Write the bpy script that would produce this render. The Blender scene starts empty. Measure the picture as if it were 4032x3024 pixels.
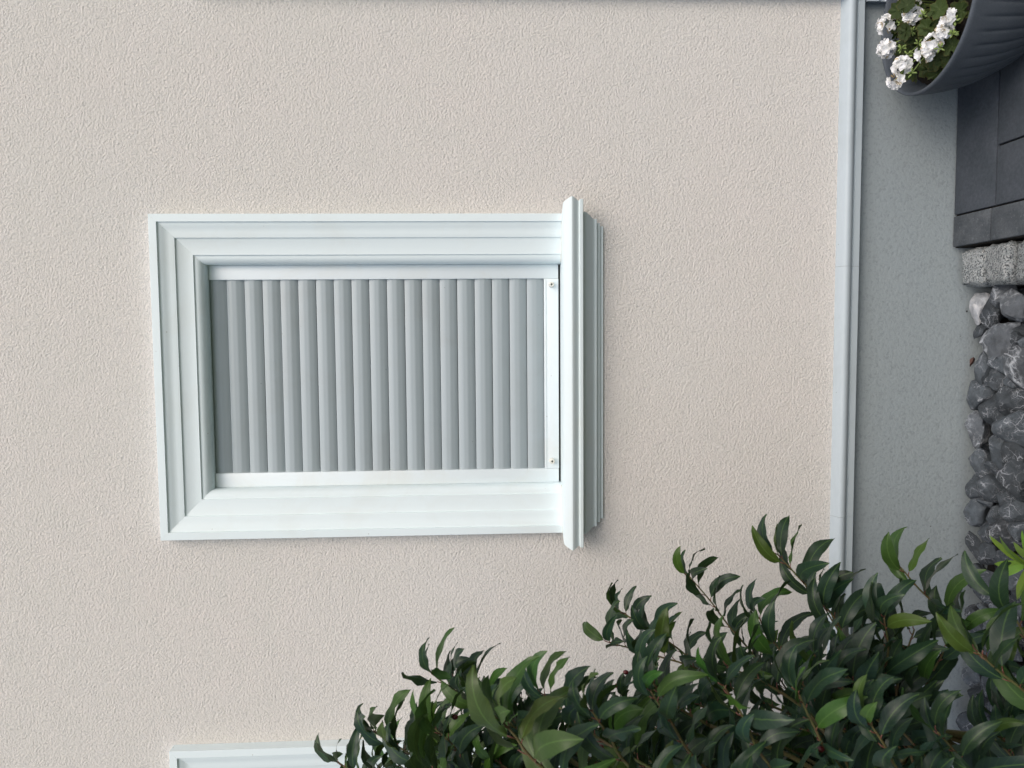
import bpy, math, random
import numpy as np
from mathutils import Vector, Matrix, noise
random.seed(11); rng = np.random.default_rng(5)
R_ = math.radians
C = bpy.context.scene.collection

# ---------------------------------------------------------------- camera
CAM = Vector((0, -2.5, 1.575))
F = 3028.0                                    # focal length in photo pixels (4032 wide)
YAW, PIT, ROLL = 0.06911694, -0.04541694, -0.0108166
_f = Vector((-math.sin(YAW)*math.cos(PIT), math.cos(YAW)*math.cos(PIT), math.sin(PIT)))
_r = Vector((math.cos(YAW), math.sin(YAW), 0)); _u = _r.cross(_f)
CR = _r*math.cos(ROLL) + _u*math.sin(ROLL); CU = -_r*math.sin(ROLL) + _u*math.cos(ROLL); CF = _f
cam = bpy.data.cameras.new('camera'); camo = bpy.data.objects.new('camera', cam); C.objects.link(camo)
m = Matrix.Identity(4)
for i, ax in enumerate((-CU, CR, -CF)):       # the photo was taken in portrait and stored on its side
    for j in range(3): m[j][i] = ax[j]
m.translation = CAM
camo.matrix_world = m
cam.sensor_width = 36; cam.lens = 36*F/4032; cam.clip_start = 0.05; cam.clip_end = 500
cam.dof.use_dof = True; cam.dof.focus_distance = 2.45; cam.dof.aperture_fstop = 9.0
bpy.context.scene.camera = camo
def P(x, y, Y):                               # a photo pixel on the vertical plane at depth Y -> world point
    d = CF + CR*((1512-y)/F) - CU*((x-2016)/F)
    return CAM + d*((Y-CAM.y)/d.y)
def G(x, y, z):                               # a photo pixel on the level plane z
    d = CF + CR*((1512-y)/F) - CU*((x-2016)/F)
    return CAM + d*((z-CAM.z)/d.z)

# ---------------------------------------------------------------- light
SUN_EL, SUN_AZ = R_(50), R_(25)               # azimuth measured from the wall normal towards +X
sc = bpy.context.scene
w = bpy.data.worlds.new("World"); sc.world = w; w.use_nodes = True
nt = w.node_tree; bg = nt.nodes['Background']
sky = nt.nodes.new('ShaderNodeTexSky'); sky.sky_type = 'NISHITA'; sky.sun_disc = False
sky.sun_elevation = SUN_EL; sky.sun_rotation = math.pi - SUN_AZ; sky.dust_density = 4.0; sky.air_density = 1.0
nt.links.new(sky.outputs[0], bg.inputs[0]); bg.inputs[1].default_value = 0.15
sl = bpy.data.lights.new('sun', 'SUN'); sl.energy = 0.9; sl.angle = R_(42); sl.color = (1.0, 0.975, 0.94)
so = bpy.data.objects.new('sun', sl); C.objects.link(so)
sd = Vector((math.sin(SUN_AZ)*math.cos(SUN_EL), -math.cos(SUN_AZ)*math.cos(SUN_EL), math.sin(SUN_EL)))
so.rotation_euler = sd.to_track_quat('Z', 'Y').to_euler()
sc.view_settings.view_transform = 'Standard'; sc.view_settings.look = 'None'
sc.view_settings.exposure = 0.22; sc.view_settings.gamma = 1.0

# ---------------------------------------------------------------- helpers
def prop(o, label=None, cat=None, group=None, kind=None):
    for k, v in (('label', label), ('category', cat), ('group', group), ('kind', kind)):
        if v: o[k] = v
    return o
def empty(name, loc, label, cat, group=None):
    o = bpy.data.objects.new(name, None); C.objects.link(o); o.location = loc; o.empty_display_size = .05
    return prop(o, label, cat, group)
def link(name, me, mat, parent=None):
    o = bpy.data.objects.new(name, me); C.objects.link(o)
    for mm in (mat if isinstance(mat, (list, tuple)) else [mat]): me.materials.append(mm)
    if parent is not None:
        o.parent = parent
        o.matrix_parent_inverse = Matrix.Translation(parent.matrix_world.translation if False else wloc(parent)).inverted()
    return o
def wloc(o):
    v = Vector(o.location)
    return v if o.parent is None else v        # parts keep their world coordinates in the mesh
class MB:
    def __init__(s): s.v = []; s.f = []; s.mi = []; s.col = []; s.uv = []
    def poly(s, vs, faces, mi=0):
        b = len(s.v); s.v += [tuple(p) for p in vs]
        for f in faces: s.f.append([b+i for i in f]); s.mi.append(mi)
    def box(s, a, b, bev=0.0, mi=0):
        x0, y0, z0 = a; x1, y1, z1 = b
        if bev <= 0:
            vs = [(x, y, z) for x in (x0, x1) for y in (y0, y1) for z in (z0, z1)]
            s.poly(vs, [(0,1,3,2),(4,6,7,5),(0,4,5,1),(2,3,7,6),(0,2,6,4),(1,5,7,3)], mi); return
        import bmesh
        bm = bmesh.new(); bmesh.ops.create_cube(bm, size=1)
        for v in bm.verts: v.co = Vector(((x0+x1)/2+v.co.x*(x1-x0), (y0+y1)/2+v.co.y*(y1-y0), (z0+z1)/2+v.co.z*(z1-z0)))
        bmesh.ops.bevel(bm, geom=bm.edges[:], offset=bev, segments=2, affect='EDGES', profile=.5)
        bm.verts.index_update()
        s.poly([v.co[:] for v in bm.verts], [[v.index for v in f.verts] for f in bm.faces], mi); bm.free()
    def rings(s, rings, cap0=True, cap1=True, closed=True, mi=0):
        n = len(rings[0]); b = len(s.v)
        for r in rings: s.v += [tuple(p) for p in r]
        for i in range(len(rings)-1):
            for j in range(n if closed else n-1):
                k = (j+1) % n
                s.f.append([b+i*n+j, b+i*n+k, b+(i+1)*n+k, b+(i+1)*n+j]); s.mi.append(mi)
        if cap0: s.f.append([b+j for j in range(n)][::-1]); s.mi.append(mi)
        if cap1: s.f.append([b+(len(rings)-1)*n+j for j in range(n)]); s.mi.append(mi)
    def tube(s, pts, rad, seg=6, mi=0):
        rings = []; up = Vector((.3, .9, .2))
        pts = [Vector(p) for p in pts]
        for i, p in enumerate(pts):
            t = (pts[min(i+1, len(pts)-1)] - pts[max(i-1, 0)]).normalized()
            a = t.cross(up)
            if a.length < 1e-4: a = t.cross(Vector((1, 0, 0)))
            a.normalize(); b = t.cross(a).normalized(); up = b.cross(t) if False else up
            r = rad[i] if hasattr(rad, '__len__') else rad
            rings.append([p + (a*math.cos(q)+b*math.sin(q))*r for q in [2*math.pi*k/seg for k in range(seg)]])
        s.rings(rings, mi=mi)
    def lathe(s, prof, c, seg=48, fn=None, mi=0, cap=False):
        rings = []
        for (r, z) in prof:
            rings.append([(c[0]+(r*(fn(th, z) if fn else 1))*math.cos(th), c[1]+(r*(fn(th, z) if fn else 1))*math.sin(th), c[2]+z)
                          for th in [2*math.pi*k/seg for k in range(seg)]])
        s.rings(rings, cap0=cap, cap1=cap, mi=mi)
    def mesh(s, name, smooth=None, recalc=True):
        me = bpy.data.meshes.new(name); me.from_pydata(s.v, [], s.f)
        me.polygons.foreach_set('material_index', s.mi)
        if s.col:
            at = me.color_attributes.new('tint', 'FLOAT_COLOR', 'POINT')
            at.data.foreach_set('color', np.array(s.col, dtype=np.float32).ravel())
        if s.uv:
            at = me.attributes.new('leafuv', 'FLOAT_VECTOR', 'POINT')
            at.data.foreach_set('vector', np.array(s.uv, dtype=np.float32).ravel())
        me.update()
        if recalc:
            import bmesh
            bm = bmesh.new(); bm.from_mesh(me); bmesh.ops.recalc_face_normals(bm, faces=bm.faces); bm.to_mesh(me); bm.free()
        if smooth is not None:
            me.polygons.foreach_set('use_smooth', [True]*len(me.polygons))
            if smooth < 180: me.set_sharp_from_angle(angle=R_(smooth))
        return me

# ---------------------------------------------------------------- materials
def mat(name, base, rough=.6, spec=.5):
    mt = bpy.data.materials.new(name); mt.use_nodes = True
    b = mt.node_tree.nodes['Principled BSDF']
    b.inputs['Base Color'].default_value = (*base, 1); b.inputs['Roughness'].default_value = rough
    b.inputs['Specular IOR Level'].default_value = spec
    return mt, mt.node_tree, b
def N(nt, t, **kw):
    n = nt.nodes.new(t)
    for k, v in kw.items(): setattr(n, k, v)
    return n
def coord(nt, scale=(1, 1, 1)):
    tc = N(nt, 'ShaderNodeNewGeometry'); mp = N(nt, 'ShaderNodeMapping'); mp.inputs['Scale'].default_value = scale
    nt.links.new(tc.outputs['Position'], mp.inputs[0]); return mp.outputs[0]
def noi(nt, vec, scale, detail=4, rough=.55, dist=0):
    n = N(nt, 'ShaderNodeTexNoise'); nt.links.new(vec, n.inputs['Vector'])
    n.inputs['Scale'].default_value = scale; n.inputs['Detail'].default_value = detail
    n.inputs['Roughness'].default_value = rough; n.inputs['Distortion'].default_value = dist
    return n.outputs['Fac']
def ramp(nt, fac, stops):
    r = N(nt, 'ShaderNodeValToRGB'); nt.links.new(fac, r.inputs[0])
    while len(r.color_ramp.elements) < len(stops): r.color_ramp.elements.new(.5)
    for e, (p, c) in zip(r.color_ramp.elements, stops):
        e.position = p; e.color = (*c, 1) if hasattr(c, '__len__') else (c, c, c, 1)
    return r.outputs[0]
def mix(nt, fac, a, b, mode='MIX'):
    n = N(nt, 'ShaderNodeMix', data_type='RGBA', blend_type=mode)
    for sock, v in ((n.inputs[0], fac), (n.inputs[6], a), (n.inputs[7], b)):
        if hasattr(v, 'links'): nt.links.new(v, sock)
        elif hasattr(v, '__len__'): sock.default_value = (*v, 1)
        else: sock.default_value = v
    return n.outputs[2]
def math_(nt, op, a, b=0.0):
    n = N(nt, 'ShaderNodeMath', operation=op)
    for sock, v in zip(n.inputs, (a, b)):
        if hasattr(v, 'links'): nt.links.new(v, sock)
        else: sock.default_value = v
    return n.outputs[0]
def bump(nt, bsdf, h, strength, dist):
    n = N(nt, 'ShaderNodeBump'); n.inputs['Strength'].default_value = strength; n.inputs['Distance'].default_value = dist
    nt.links.new(h, n.inputs['Height']); nt.links.new(n.outputs[0], bsdf.inputs['Normal'])

def stucco(name, base, grain, depth, mottle, rough=.9):
    mt, nt, b = mat(name, base, rough, .2)
    v = coord(nt)
    wv = noi(nt, v, grain*.6, 2)
    # grains slightly drawn out by the float: distorted vector
    g1 = noi(nt, v, grain, 3, .6, .25); g2 = noi(nt, v, grain*2.3, 2, .5)
    vo = N(nt, 'ShaderNodeTexVoronoi'); vo.inputs['Scale'].default_value = grain*.9; nt.links.new(v, vo.inputs['Vector'])
    h = math_(nt, 'ADD', math_(nt, 'MULTIPLY', g1, 1.3), math_(nt, 'MULTIPLY', vo.outputs['Distance'], -.45))
    h = math_(nt, 'ADD', h, math_(nt, 'MULTIPLY', g2, .35))
    bump(nt, b, h, 1.0, depth)
    big = noi(nt, v, 1.6, 3, .5)
    c = mix(nt, ramp(nt, big, [(.35, 0), (.65, 1)]), mottle[0], mottle[1])
    c = mix(nt, ramp(nt, noi(nt, v, 9, 4, .6), [(.3, 0), (.7, 1)]), c, tuple(x*.97 for x in base))
    pits = ramp(nt, g1, [(.32, .84), (.48, 1)])
    c = mix(nt, 1.0, c, pits, 'MULTIPLY')
    nt.links.new(c, b.inputs['Base Color'])
    return mt
M_wall = stucco('render_plaster', (.70, .675, .632), 155, .0031, [(.695, .672, .636), (.708, .668, .630)])
M_plinth = stucco('plinth_paint', (.292, .333, .345), 105, .0012, [(.282, .325, .342), (.302, .340, .346)], .75)
# specks of dirt on the plinth
nt = M_plinth.node_tree; b = nt.nodes['Principled BSDF']; src = b.inputs['Base Color'].links[0].from_socket
vo = N(nt, 'ShaderNodeTexVoronoi'); vo.inputs['Scale'].default_value = 9; nt.links.new(coord(nt), vo.inputs['Vector'])
nt.links.new(mix(nt, ramp(nt, vo.outputs['Distance'], [(.022, 1), (.034, 0)]), src, (.03, .03, .03)), b.inputs['Base Color'])

def painted(name, base, rough=.45, dirt=(.62, .60, .5), amt=.25, bumpd=.0003):
    mt, nt, b = mat(name, base, rough, .45)
    v = coord(nt)
    d1 = noi(nt, v, 5, 6, .65, .5); d2 = noi(nt, v, 60, 3)
    f = math_(nt, 'MULTIPLY', ramp(nt, d1, [(.5, 0), (.78, 1)]), amt)
    c = mix(nt, f, base, dirt)
    vo = N(nt, 'ShaderNodeTexVoronoi'); vo.inputs['Scale'].default_value = 16; nt.links.new(v, vo.inputs['Vector'])
    c = mix(nt, math_(nt, 'MULTIPLY', ramp(nt, vo.outputs['Distance'], [(.02, 1), (.04, 0)]), .5), c, tuple(x*.5 for x in dirt))
    nt.links.new(c, b.inputs['Base Color'])
    bump(nt, b, math_(nt, 'ADD', d2, math_(nt, 'MULTIPLY', noi(nt, v, 300, 2), .4)), .6, bumpd)
    return mt
M_white = painted('white_paint', (.765, .855, .87), .5, (.60, .58, .48), .2)
M_sill = painted('sill_paint', (.66, .745, .755), .5, (.60, .58, .48), .2)
M_rail = painted('white_aluminium', (.76, .83, .855), .38, (.66, .64, .54), .35, .0001)
M_slat = painted('shutter_grey', (.37, .425, .445), .42, (.30, .31, .30), .3, .0001)
M_trim = painted('trim_paint', (.42, .48, .51), .5, (.28, .31, .31), .3, .0006)
M_black, _, _ = mat('dark_gap', (.012, .012, .012), .8)
M_caulk, _, _ = mat('sealant', (.60, .60, .52), .6)
M_rubber = painted('stopper_plastic', (.72, .72, .66), .5)
M_seam, _, _ = mat('joint_dirt', (.16, .17, .16), .9)

def stone_mat(name, a, b_, scale, rough=.85, bd=.002, fleck=None):
    mt, nt, b = mat(name, a, rough, .35)
    v = coord(nt)
    n1 = noi(nt, v, scale, 5, .6); n2 = noi(nt, v, scale*12, 4, .7)
    c = mix(nt, ramp(nt, n1, [(.35, 0), (.65, 1)]), a, b_)
    c = mix(nt, ramp(nt, n2, [(.3, 0), (.7, 1)]), mix(nt, .35, c, (0, 0, 0)), c)
    if fleck: c = mix(nt, ramp(nt, noi(nt, v, scale*5, 6, .75), [(.56, 0), (.72, .55)]), c, fleck)
    nt.links.new(c, b.inputs['Base Color'])
    bump(nt, b, math_(nt, 'ADD', n2, noi(nt, v, scale*40, 2)), .7, bd)
    return mt
M_paver = stone_mat('anthracite_paver', (.056, .068, .080), (.078, .090, .106), 7, .8, .0008)
M_border = stone_mat('worn_paver', (.066, .077, .087), (.110, .123, .134), 14, .85, .0012, (.20, .22, .235))
M_soil = stone_mat('soil', (.02, .017, .013), (.035, .028, .02), 20, .95, .01)
def granite():
    mt, nt, b = mat('granite', (.4, .4, .38), .75, .4)
    v = coord(nt)
    vo = N(nt, 'ShaderNodeTexVoronoi'); vo.inputs['Scale'].default_value = 290; nt.links.new(v, vo.inputs['Vector'])
    sep = N(nt, 'ShaderNodeSeparateColor'); nt.links.new(vo.outputs['Color'], sep.inputs[0])
    c = ramp(nt, sep.outputs[0], [(.0, (.035, .04, .045)), (.2, (.06, .065, .07)), (.3, (.19, .215, .22)), (.62, (.29, .315, .315)), (.9, (.40, .41, .40))])
    c = mix(nt, math_(nt, 'MULTIPLY', ramp(nt, noi(nt, v, 18, 4, .6), [(.4, 0), (.65, 1)]), .45), c, (.26, .28, .28))
    oi = N(nt, 'ShaderNodeObjectInfo'); cm = N(nt, 'ShaderNodeCombineColor')
    for k in range(3): nt.links.new(math_(nt, 'ADD', math_(nt, 'MULTIPLY', oi.outputs['Random'], .3), .75), cm.inputs[k])
    c = mix(nt, 1.0, c, cm.outputs[0], 'MULTIPLY')
    nt.links.new(c, b.inputs['Base Color']); bump(nt, b, noi(nt, v, 160, 4, .7), .9, .003)
    return mt
M_granite = granite()
def rockmat(name, base, vein, thr, rough=.72):
    mt, nt, b = mat(name, base, rough, .4)
    oi = N(nt, 'ShaderNodeObjectInfo'); tc = N(nt, 'ShaderNodeTexCoord')
    add = N(nt, 'ShaderNodeVectorMath', operation='ADD'); sc_ = N(nt, 'ShaderNodeVectorMath', operation='SCALE')
    nt.links.new(oi.outputs['Random'], sc_.inputs[0]); sc_.inputs[3].default_value = 37.0
    sm_ = N(nt, 'ShaderNodeVectorMath', operation='SCALE'); nt.links.new(tc.outputs['Object'], sm_.inputs[0]); sm_.inputs[3].default_value = .05
    nt.links.new(sm_.outputs[0], add.inputs[0]); nt.links.new(sc_.outputs[0], add.inputs[1]); v = add.outputs[0]
    wn = N(nt, 'ShaderNodeTexNoise'); nt.links.new(v, wn.inputs['Vector']); wn.inputs['Scale'].default_value = 22; wn.inputs['Detail'].default_value = 5
    wa = N(nt, 'ShaderNodeVectorMath', operation='SCALE'); nt.links.new(wn.outputs['Color'], wa.inputs[0]); wa.inputs[3].default_value = .06
    v2n = N(nt, 'ShaderNodeVectorMath', operation='ADD'); nt.links.new(v, v2n.inputs[0]); nt.links.new(wa.outputs[0], v2n.inputs[1])
    vo = N(nt, 'ShaderNodeTexVoronoi', feature='DISTANCE_TO_EDGE'); vo.inputs['Scale'].default_value = 26; nt.links.new(v2n.outputs[0], vo.inputs['Vector'])
    vein1 = ramp(nt, vo.outputs['Distance'], [(0.0, 1), (thr, 0)])
    vo2 = N(nt, 'ShaderNodeTexVoronoi', feature='DISTANCE_TO_EDGE'); vo2.inputs['Scale'].default_value = 70; nt.links.new(v2n.outputs[0], vo2.inputs['Vector'])
    vein2 = ramp(nt, vo2.outputs['Distance'], [(0.0, .7), (thr*.9, 0)])
    msk = ramp(nt, noi(nt, v, 22, 4, .6), [(.46, 0), (.62, 1)])
    vv = math_(nt, 'MULTIPLY', math_(nt, 'MAXIMUM', vein1, math_(nt, 'MULTIPLY', vein2, .8)), msk)
    c = mix(nt, ramp(nt, noi(nt, v, 35, 6, .7), [(.3, 0), (.7, 1)]), tuple(x*.6 for x in base), tuple(x*1.5 for x in base))
    hs = math_(nt, 'ADD', math_(nt, 'MULTIPLY', oi.outputs['Random'], .9), .55)
    cm = N(nt, 'ShaderNodeCombineColor')
    for k in range(3): nt.links.new(hs, cm.inputs[k])
    c = mix(nt, 1.0, c, cm.outputs[0], 'MULTIPLY')
    c = mix(nt, vv, c, vein)
    nt.links.new(c, b.inputs['Base Color'])
    bump(nt, b, math_(nt, 'ADD', noi(nt, v, 90, 8, .75), math_(nt, 'MULTIPLY', vv, .2)), 1.0, .006)
    return mt
M_rock = rockmat('dark_limestone', (.066, .078, .088), (.40, .42, .45), .045)
M_rockvein = rockmat('veined_limestone', (.085, .095, .105), (.50, .53, .56), .10)
M_rockwhite = rockmat('white_calcite', (.36, .38, .40), (.6, .6, .6), .2)
M_chip, _, _ = mat('reddish_stone', (.085, .045, .034), .8)

def leafmat(name, rough, transl, sat=1.0):
    mt, nt, b = mat(name, (.03, .06, .03), rough, .30)
    at = N(nt, 'ShaderNodeAttribute', attribute_name='tint'); uv = N(nt, 'ShaderNodeAttribute', attribute_name='leafuv')
    sp = N(nt, 'ShaderNodeSeparateXYZ'); nt.links.new(uv.outputs['Vector'], sp.inputs[0])
    av = math_(nt, 'ABSOLUTE', sp.outputs['Y'])
    mid = ramp(nt, av, [(.0, .40), (.03, .25), (.06, 0)])
    # side veins
    k = math_(nt, 'SUBTRACT', math_(nt, 'MULTIPLY', sp.outputs['X'], 9.0), math_(nt, 'MULTIPLY', av, 2.2))
    fr = math_(nt, 'ABSOLUTE', math_(nt, 'SUBTRACT', math_(nt, 'FRACT', k), .5))
    side = math_(nt, 'MULTIPLY', ramp(nt, fr, [(.0, 1), (.09, 0)]), .10)
    geo = N(nt, 'ShaderNodeNewGeometry')
    c = at.outputs['Color']
    nz = noi(nt, coord(nt), 45, 3)
    c = mix(nt, math_(nt, 'MULTIPLY', nz, .35), c, (.02, .035, .018))
    c = mix(nt, math_(nt, 'ADD', mid, side), c, (.12, .22, .05))
    cb = mix(nt, .4, c, (.038, .070, .030))
    c2 = mix(nt, geo.outputs['Backfacing'], c, cb)
    nt.links.new(c2, b.inputs['Base Color'])
    rr = math_(nt, 'ADD', math_(nt, 'MULTIPLY', geo.outputs['Backfacing'], .12), rough)
    nt.links.new(rr, b.inputs['Roughness'])
    tr = N(nt, 'ShaderNodeBsdfTranslucent'); nt.links.new(mix(nt, .35, c2, (.12, .22, .02)), tr.inputs[0])
    ms = N(nt, 'ShaderNodeMixShader'); ms.inputs[0].default_value = transl
    out = nt.nodes['Material Output']
    nt.links.new(b.outputs[0], ms.inputs[1]); nt.links.new(tr.outputs[0], ms.inputs[2]); nt.links.new(ms.outputs[0], out.inputs[0])
    return mt
M_leaf = leafmat('laurel_leaf', .40, .15)
M_leaf2 = leafmat('geranium_leaf', .7, .15)
def attmat(name, rough, transl=0):
    mt, nt, b = mat(name, (.5, .5, .5), rough, .4)
    at = N(nt, 'ShaderNodeAttribute', attribute_name='tint'); nt.links.new(at.outputs['Color'], b.inputs['Base Color'])
    if transl:
        tr = N(nt, 'ShaderNodeBsdfTranslucent'); nt.links.new(at.outputs['Color'], tr.inputs[0])
        ms = N(nt, 'ShaderNodeMixShader'); ms.inputs[0].default_value = transl
        nt.links.new(b.outputs[0], ms.inputs[1]); nt.links.new(tr.outputs[0], ms.inputs[2]); nt.links.new(ms.outputs[0], nt.nodes['Material Output'].inputs[0])
    return mt
M_petal = attmat('white_petal', .6, .25)
M_stemg = stone_mat('green_bark', (.10, .12, .035), (.13, .085, .04), 60, .6, .0004)
M_petiole, _, _ = mat('red_petiole', (.13, .045, .03), .5)
M_bark = stone_mat('brown_bark', (.035, .025, .02), (.06, .045, .03), 60, .85, .001)
M_berry, _, _ = mat('berry_skin', (.10, .012, .015), .3)
M_pot = stone_mat('pot_plastic', (.078, .094, .112), (.090, .106, .126), 30, .62, .0006)
M_bud, _, _ = mat('green_bud', (.22, .30, .08), .55)
M_lawn = stone_mat('lawn', (.04, .07, .02), (.06, .10, .03), 12, .9, .01)

# ---------------------------------------------------------------- ground (setting)
GZ = -.17                                      # soil under the stone bed
g = MB(); g.poly([(-60, -60, -.25), (60, -60, -.25), (60, 60, -.25), (-60, 60, -.25)], [(0, 1, 2, 3)])
prop(link('ground', g.mesh('ground'), M_lawn), kind='structure')
g = MB(); nx, ny = 60, 40
vs = [(-3.2+3.4*i/nx, -2.4+2.42*j/ny, GZ + .015*noise.noise(Vector((i*.3, j*.3, 0)))) for j in range(ny+1) for i in range(nx+1)]
g.poly(vs, [(j*(nx+1)+i, j*(nx+1)+i+1, (j+1)*(nx+1)+i+1, (j+1)*(nx+1)+i) for j in range(ny) for i in range(nx)])
prop(link('soil', g.mesh('soil'), M_soil), kind='structure')
# dark rectangular pavers: a long course along the wall, then running bond; a border of half-width stones
g = MB(); GAP = .0055
def slab(x0, y0, x1, y1, mi=0):
    dz = random.uniform(-.0012, .0012)
    g.box((x0+GAP/2, y0+GAP/2, -.08), (x1-GAP/2, y1-GAP/2, dz), .0028, mi)
slab(.366, -.205, .975, -.002); slab(.975, -.205, 1.585, -.002); slab(1.585, -.205, 2.2, -.002)
ys = -.205
for row in range(9):
    y1, y0 = ys, ys-.205
    off = (.546 if row % 2 == 0 else .75)
    xs = [.366, off]
    while xs[-1] < 2.6: xs.append(xs[-1]+.41)
    for a, b_ in zip(xs[:-1], xs[1:]): slab(a, y0, b_, y1)
    ys -= .205
yb = -.002
for k in range(14):
    ln = .187 if k == 0 else .205
    slab(.262, yb-ln, .366, yb, 1); yb -= ln
prop(link('paving', g.mesh('paving', 40), [M_paver, M_border]), kind='structure')
g = MB(); g.box((.13, -2.4, -.2), (2.6, 0.0, -.012)); g_ = g
me = MB(); me.box((.262, -2.4, -.2), (2.6, -.001, -.012)); prop(link('joint_sand', me.mesh('joint_sand'), M_soil), kind='structure')

# ---------------------------------------------------------------- house
house = empty('house', (0, 0, 0), 'pale peach roughcast house wall with white window casings above a blue grey plinth', 'house')
FX, FZ = (-.658, .370), 2.587
CW = .153
ZS = 1.296
wins = [(0.0, None), (-1.725, 'white window casing half hidden behind the laurel at the edge')]
def holes(dx): return (FX[0]+CW+dx-.006, FX[1]-CW+dx+.006, 1.20, FZ-CW+.006)
def wall(x0, x1, z0, z1, hs, y0=0, y1=.3):
    b = MB()
    xs = sorted({x0, x1, *[h[0] for h in hs], *[h[1] for h in hs]}); zs = sorted({z0, z1, *[h[2] for h in hs], *[h[3] for h in hs]})
    for i in range(len(xs)-1):
        for j in range(len(zs)-1):
            a, c, e, f = xs[i], xs[i+1], zs[j], zs[j+1]
            if any(h[0] <= a and c <= h[1] and h[2] <= e and f <= h[3] for h in hs): continue
            b.poly([(a, y0, e), (c, y0, e), (c, y0, f), (a, y0, f)], [(0, 1, 2, 3)])
            b.poly([(a, y1, e), (c, y1, e), (c, y1, f), (a, y1, f)], [(3, 2, 1, 0)])
    for h in hs + [(x0, x1, z0, z1)]:
        q = [(h[0], h[2]), (h[1], h[2]), (h[1], h[3]), (h[0], h[3])]
        for k in range(4):
            (a, c), (e, f) = q[k], q[(k+1) % 4]
            b.poly([(a, y0, c), (e, y0, f), (e, y1, f), (a, y1, c)], [(0, 1, 2, 3)])
    return b
ZT = .391                                      # foot of the plaster, top of the string course
DX0, DX1, DZ1 = 1.0550, 2.3, 2.45              # door surround
hs = [holes(dx) for dx, _ in wins] + [(DX0+.15, DX1-.15, ZT, DZ1-.15)]
hs[-1] = (DX0+.15, DX1-.15, ZT+.0, DZ1-.15)
wm = wall(-4.5, 3.5, ZT, 4.2, hs)
link('wall', wm.mesh('wall', recalc=False), M_wall, house)
pl = MB(); pl.box((-4.5, .004, -.3), (3.5, .3, ZT-.001)); link('plinth', pl.mesh('plinth'), M_plinth, house)

# string course: swept profile (protrusion, z)
def sweep_x(prof, x0, x1, b=None, ret=False):
    b = b or MB()
    rings = []
    for s, x in ((-1, x0), (1, x1)):
        rings.append([(x + (s*p if ret else 0), -p, z) for p, z in prof])
    n = len(prof); base = len(b.v)
    b.rings(rings, True, True, True); return b
course = [(-.01, ZT+.002), (.0015, ZT+.002), (.008, ZT), (.030, ZT-.010), (.036, ZT-.016), (.0375, ZT-.023), (.036, ZT-.030), (.0315, ZT-.036), (.026, ZT-.040), (.0225, ZT-.0415),
          (.0225, ZT-.044), (.0265, ZT-.0455), (.0265, ZT-.064), (.0235, ZT-.0665), (-.01, ZT-.0665)]
joints = [-2.5, P(3320, 2036, -.03).x, P(3330, 1048, -.03).x, DX0-.0008]
jg = MB()
for a, c in zip(joints[:-1], joints[1:]):
    t = MB(); sweep_x(course, a+.0004, c-.0004, t)
    link('string_course', t.mesh('string_course', 35), M_trim, house)
t = MB(); sweep_x([(p-.003, z) for p, z in course], joints[0]-2, joints[-1]-.002, t)
jo = link('course_bed', t.mesh('course_bed', 35), M_seam, house)

# window: architrave swept round three sides with mitres, then sill, rails, shutter
arch = [(0, -.02), (0, .0415), (.0006, .042), (.0236, .042), (.0242, .0415), (.0248, .0365), (.026, .0358), (.029, .0354), (.034, .0340), (.039, .0318), (.044, .0298), (.050, .0282), (.058, .0272),
        (.0715, .0266), (.0722, .0262), (.0728, .0215), (.0738, .0210), (.1250, .0205), (.1256, .0200), (.1262, .0165), (.127, .0160), (.131, .0158), (.135, .0150), (.139, .0134), (.143, .0108), (.147, .0070), (.150, .0025), (.1525, -.003), (.153, -.006), (.153, -.10), (.10, -.10), (.10, -.02)]
def architrave(dx, x0, x1, zt, zb, splitgap=.0003):
    obs = []
    # left, top, right members butted at the mitre
    L_ = MB(); L_.rings([[(x0+q+dx, -p, zb) for q, p in arch], [(x0+q+dx, -p, zt-q) for q, p in arch]]); obs.append(L_)
    T_ = MB(); T_.rings([[(x0+q+dx+splitgap, -p, zt-q) for q, p in arch], [(x1-q+dx-splitgap, -p, zt-q) for q, p in arch]]); obs.append(T_)
    Rr = MB(); Rr.rings([[(x1-q+dx, -p, zt-q) for q, p in arch], [(x1-q+dx, -p, zb) for q, p in arch]]); obs.append(Rr)
    b = MB()
    for o in obs:
        base = len(b.v); b.v += o.v; b.f += [[i+base for i in f] for f in o.f]; b.mi += o.mi
    return b
def tri(verts):
    pass
SP = [(-.075, 1.299), (.040, 1.3015), (.070, 1.3005), (.0740, 1.2990), (.0765, 1.2965), (.0800, 1.2915), (.0860, 1.2825), (.0888, 1.2780), (.0900, 1.2740), (.0890, 1.2700), (.0850, 1.2640), (.0805, 1.2575), (.0785, 1.2540), (.0778, 1.2520),
      (.0790, 1.2500), (.0815, 1.2488), (.0825, 1.2480), (.0825, 1.2395), (.0815, 1.2380), (.0500, 1.2380), (.0485, 1.2360), (.0480, 1.2290), (.0465, 1.2240), (.0435, 1.2180), (.0390, 1.2120), (.0340, 1.2060), (.0305, 1.2010), (.0285, 1.1970), (.0280, 1.1940), (.0285, 1.1910), (.0290, 1.1880),
      (.0285, 1.1870), (.0175, 1.1865), (.0170, 1.1860), (.0170, 1.1760), (.0085, 1.1755), (.0080, 1.1750), (.0080, 1.1635), (.0075, 1.1630), (-.02, 1.1630), (-.075, 1.1630)]
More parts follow.
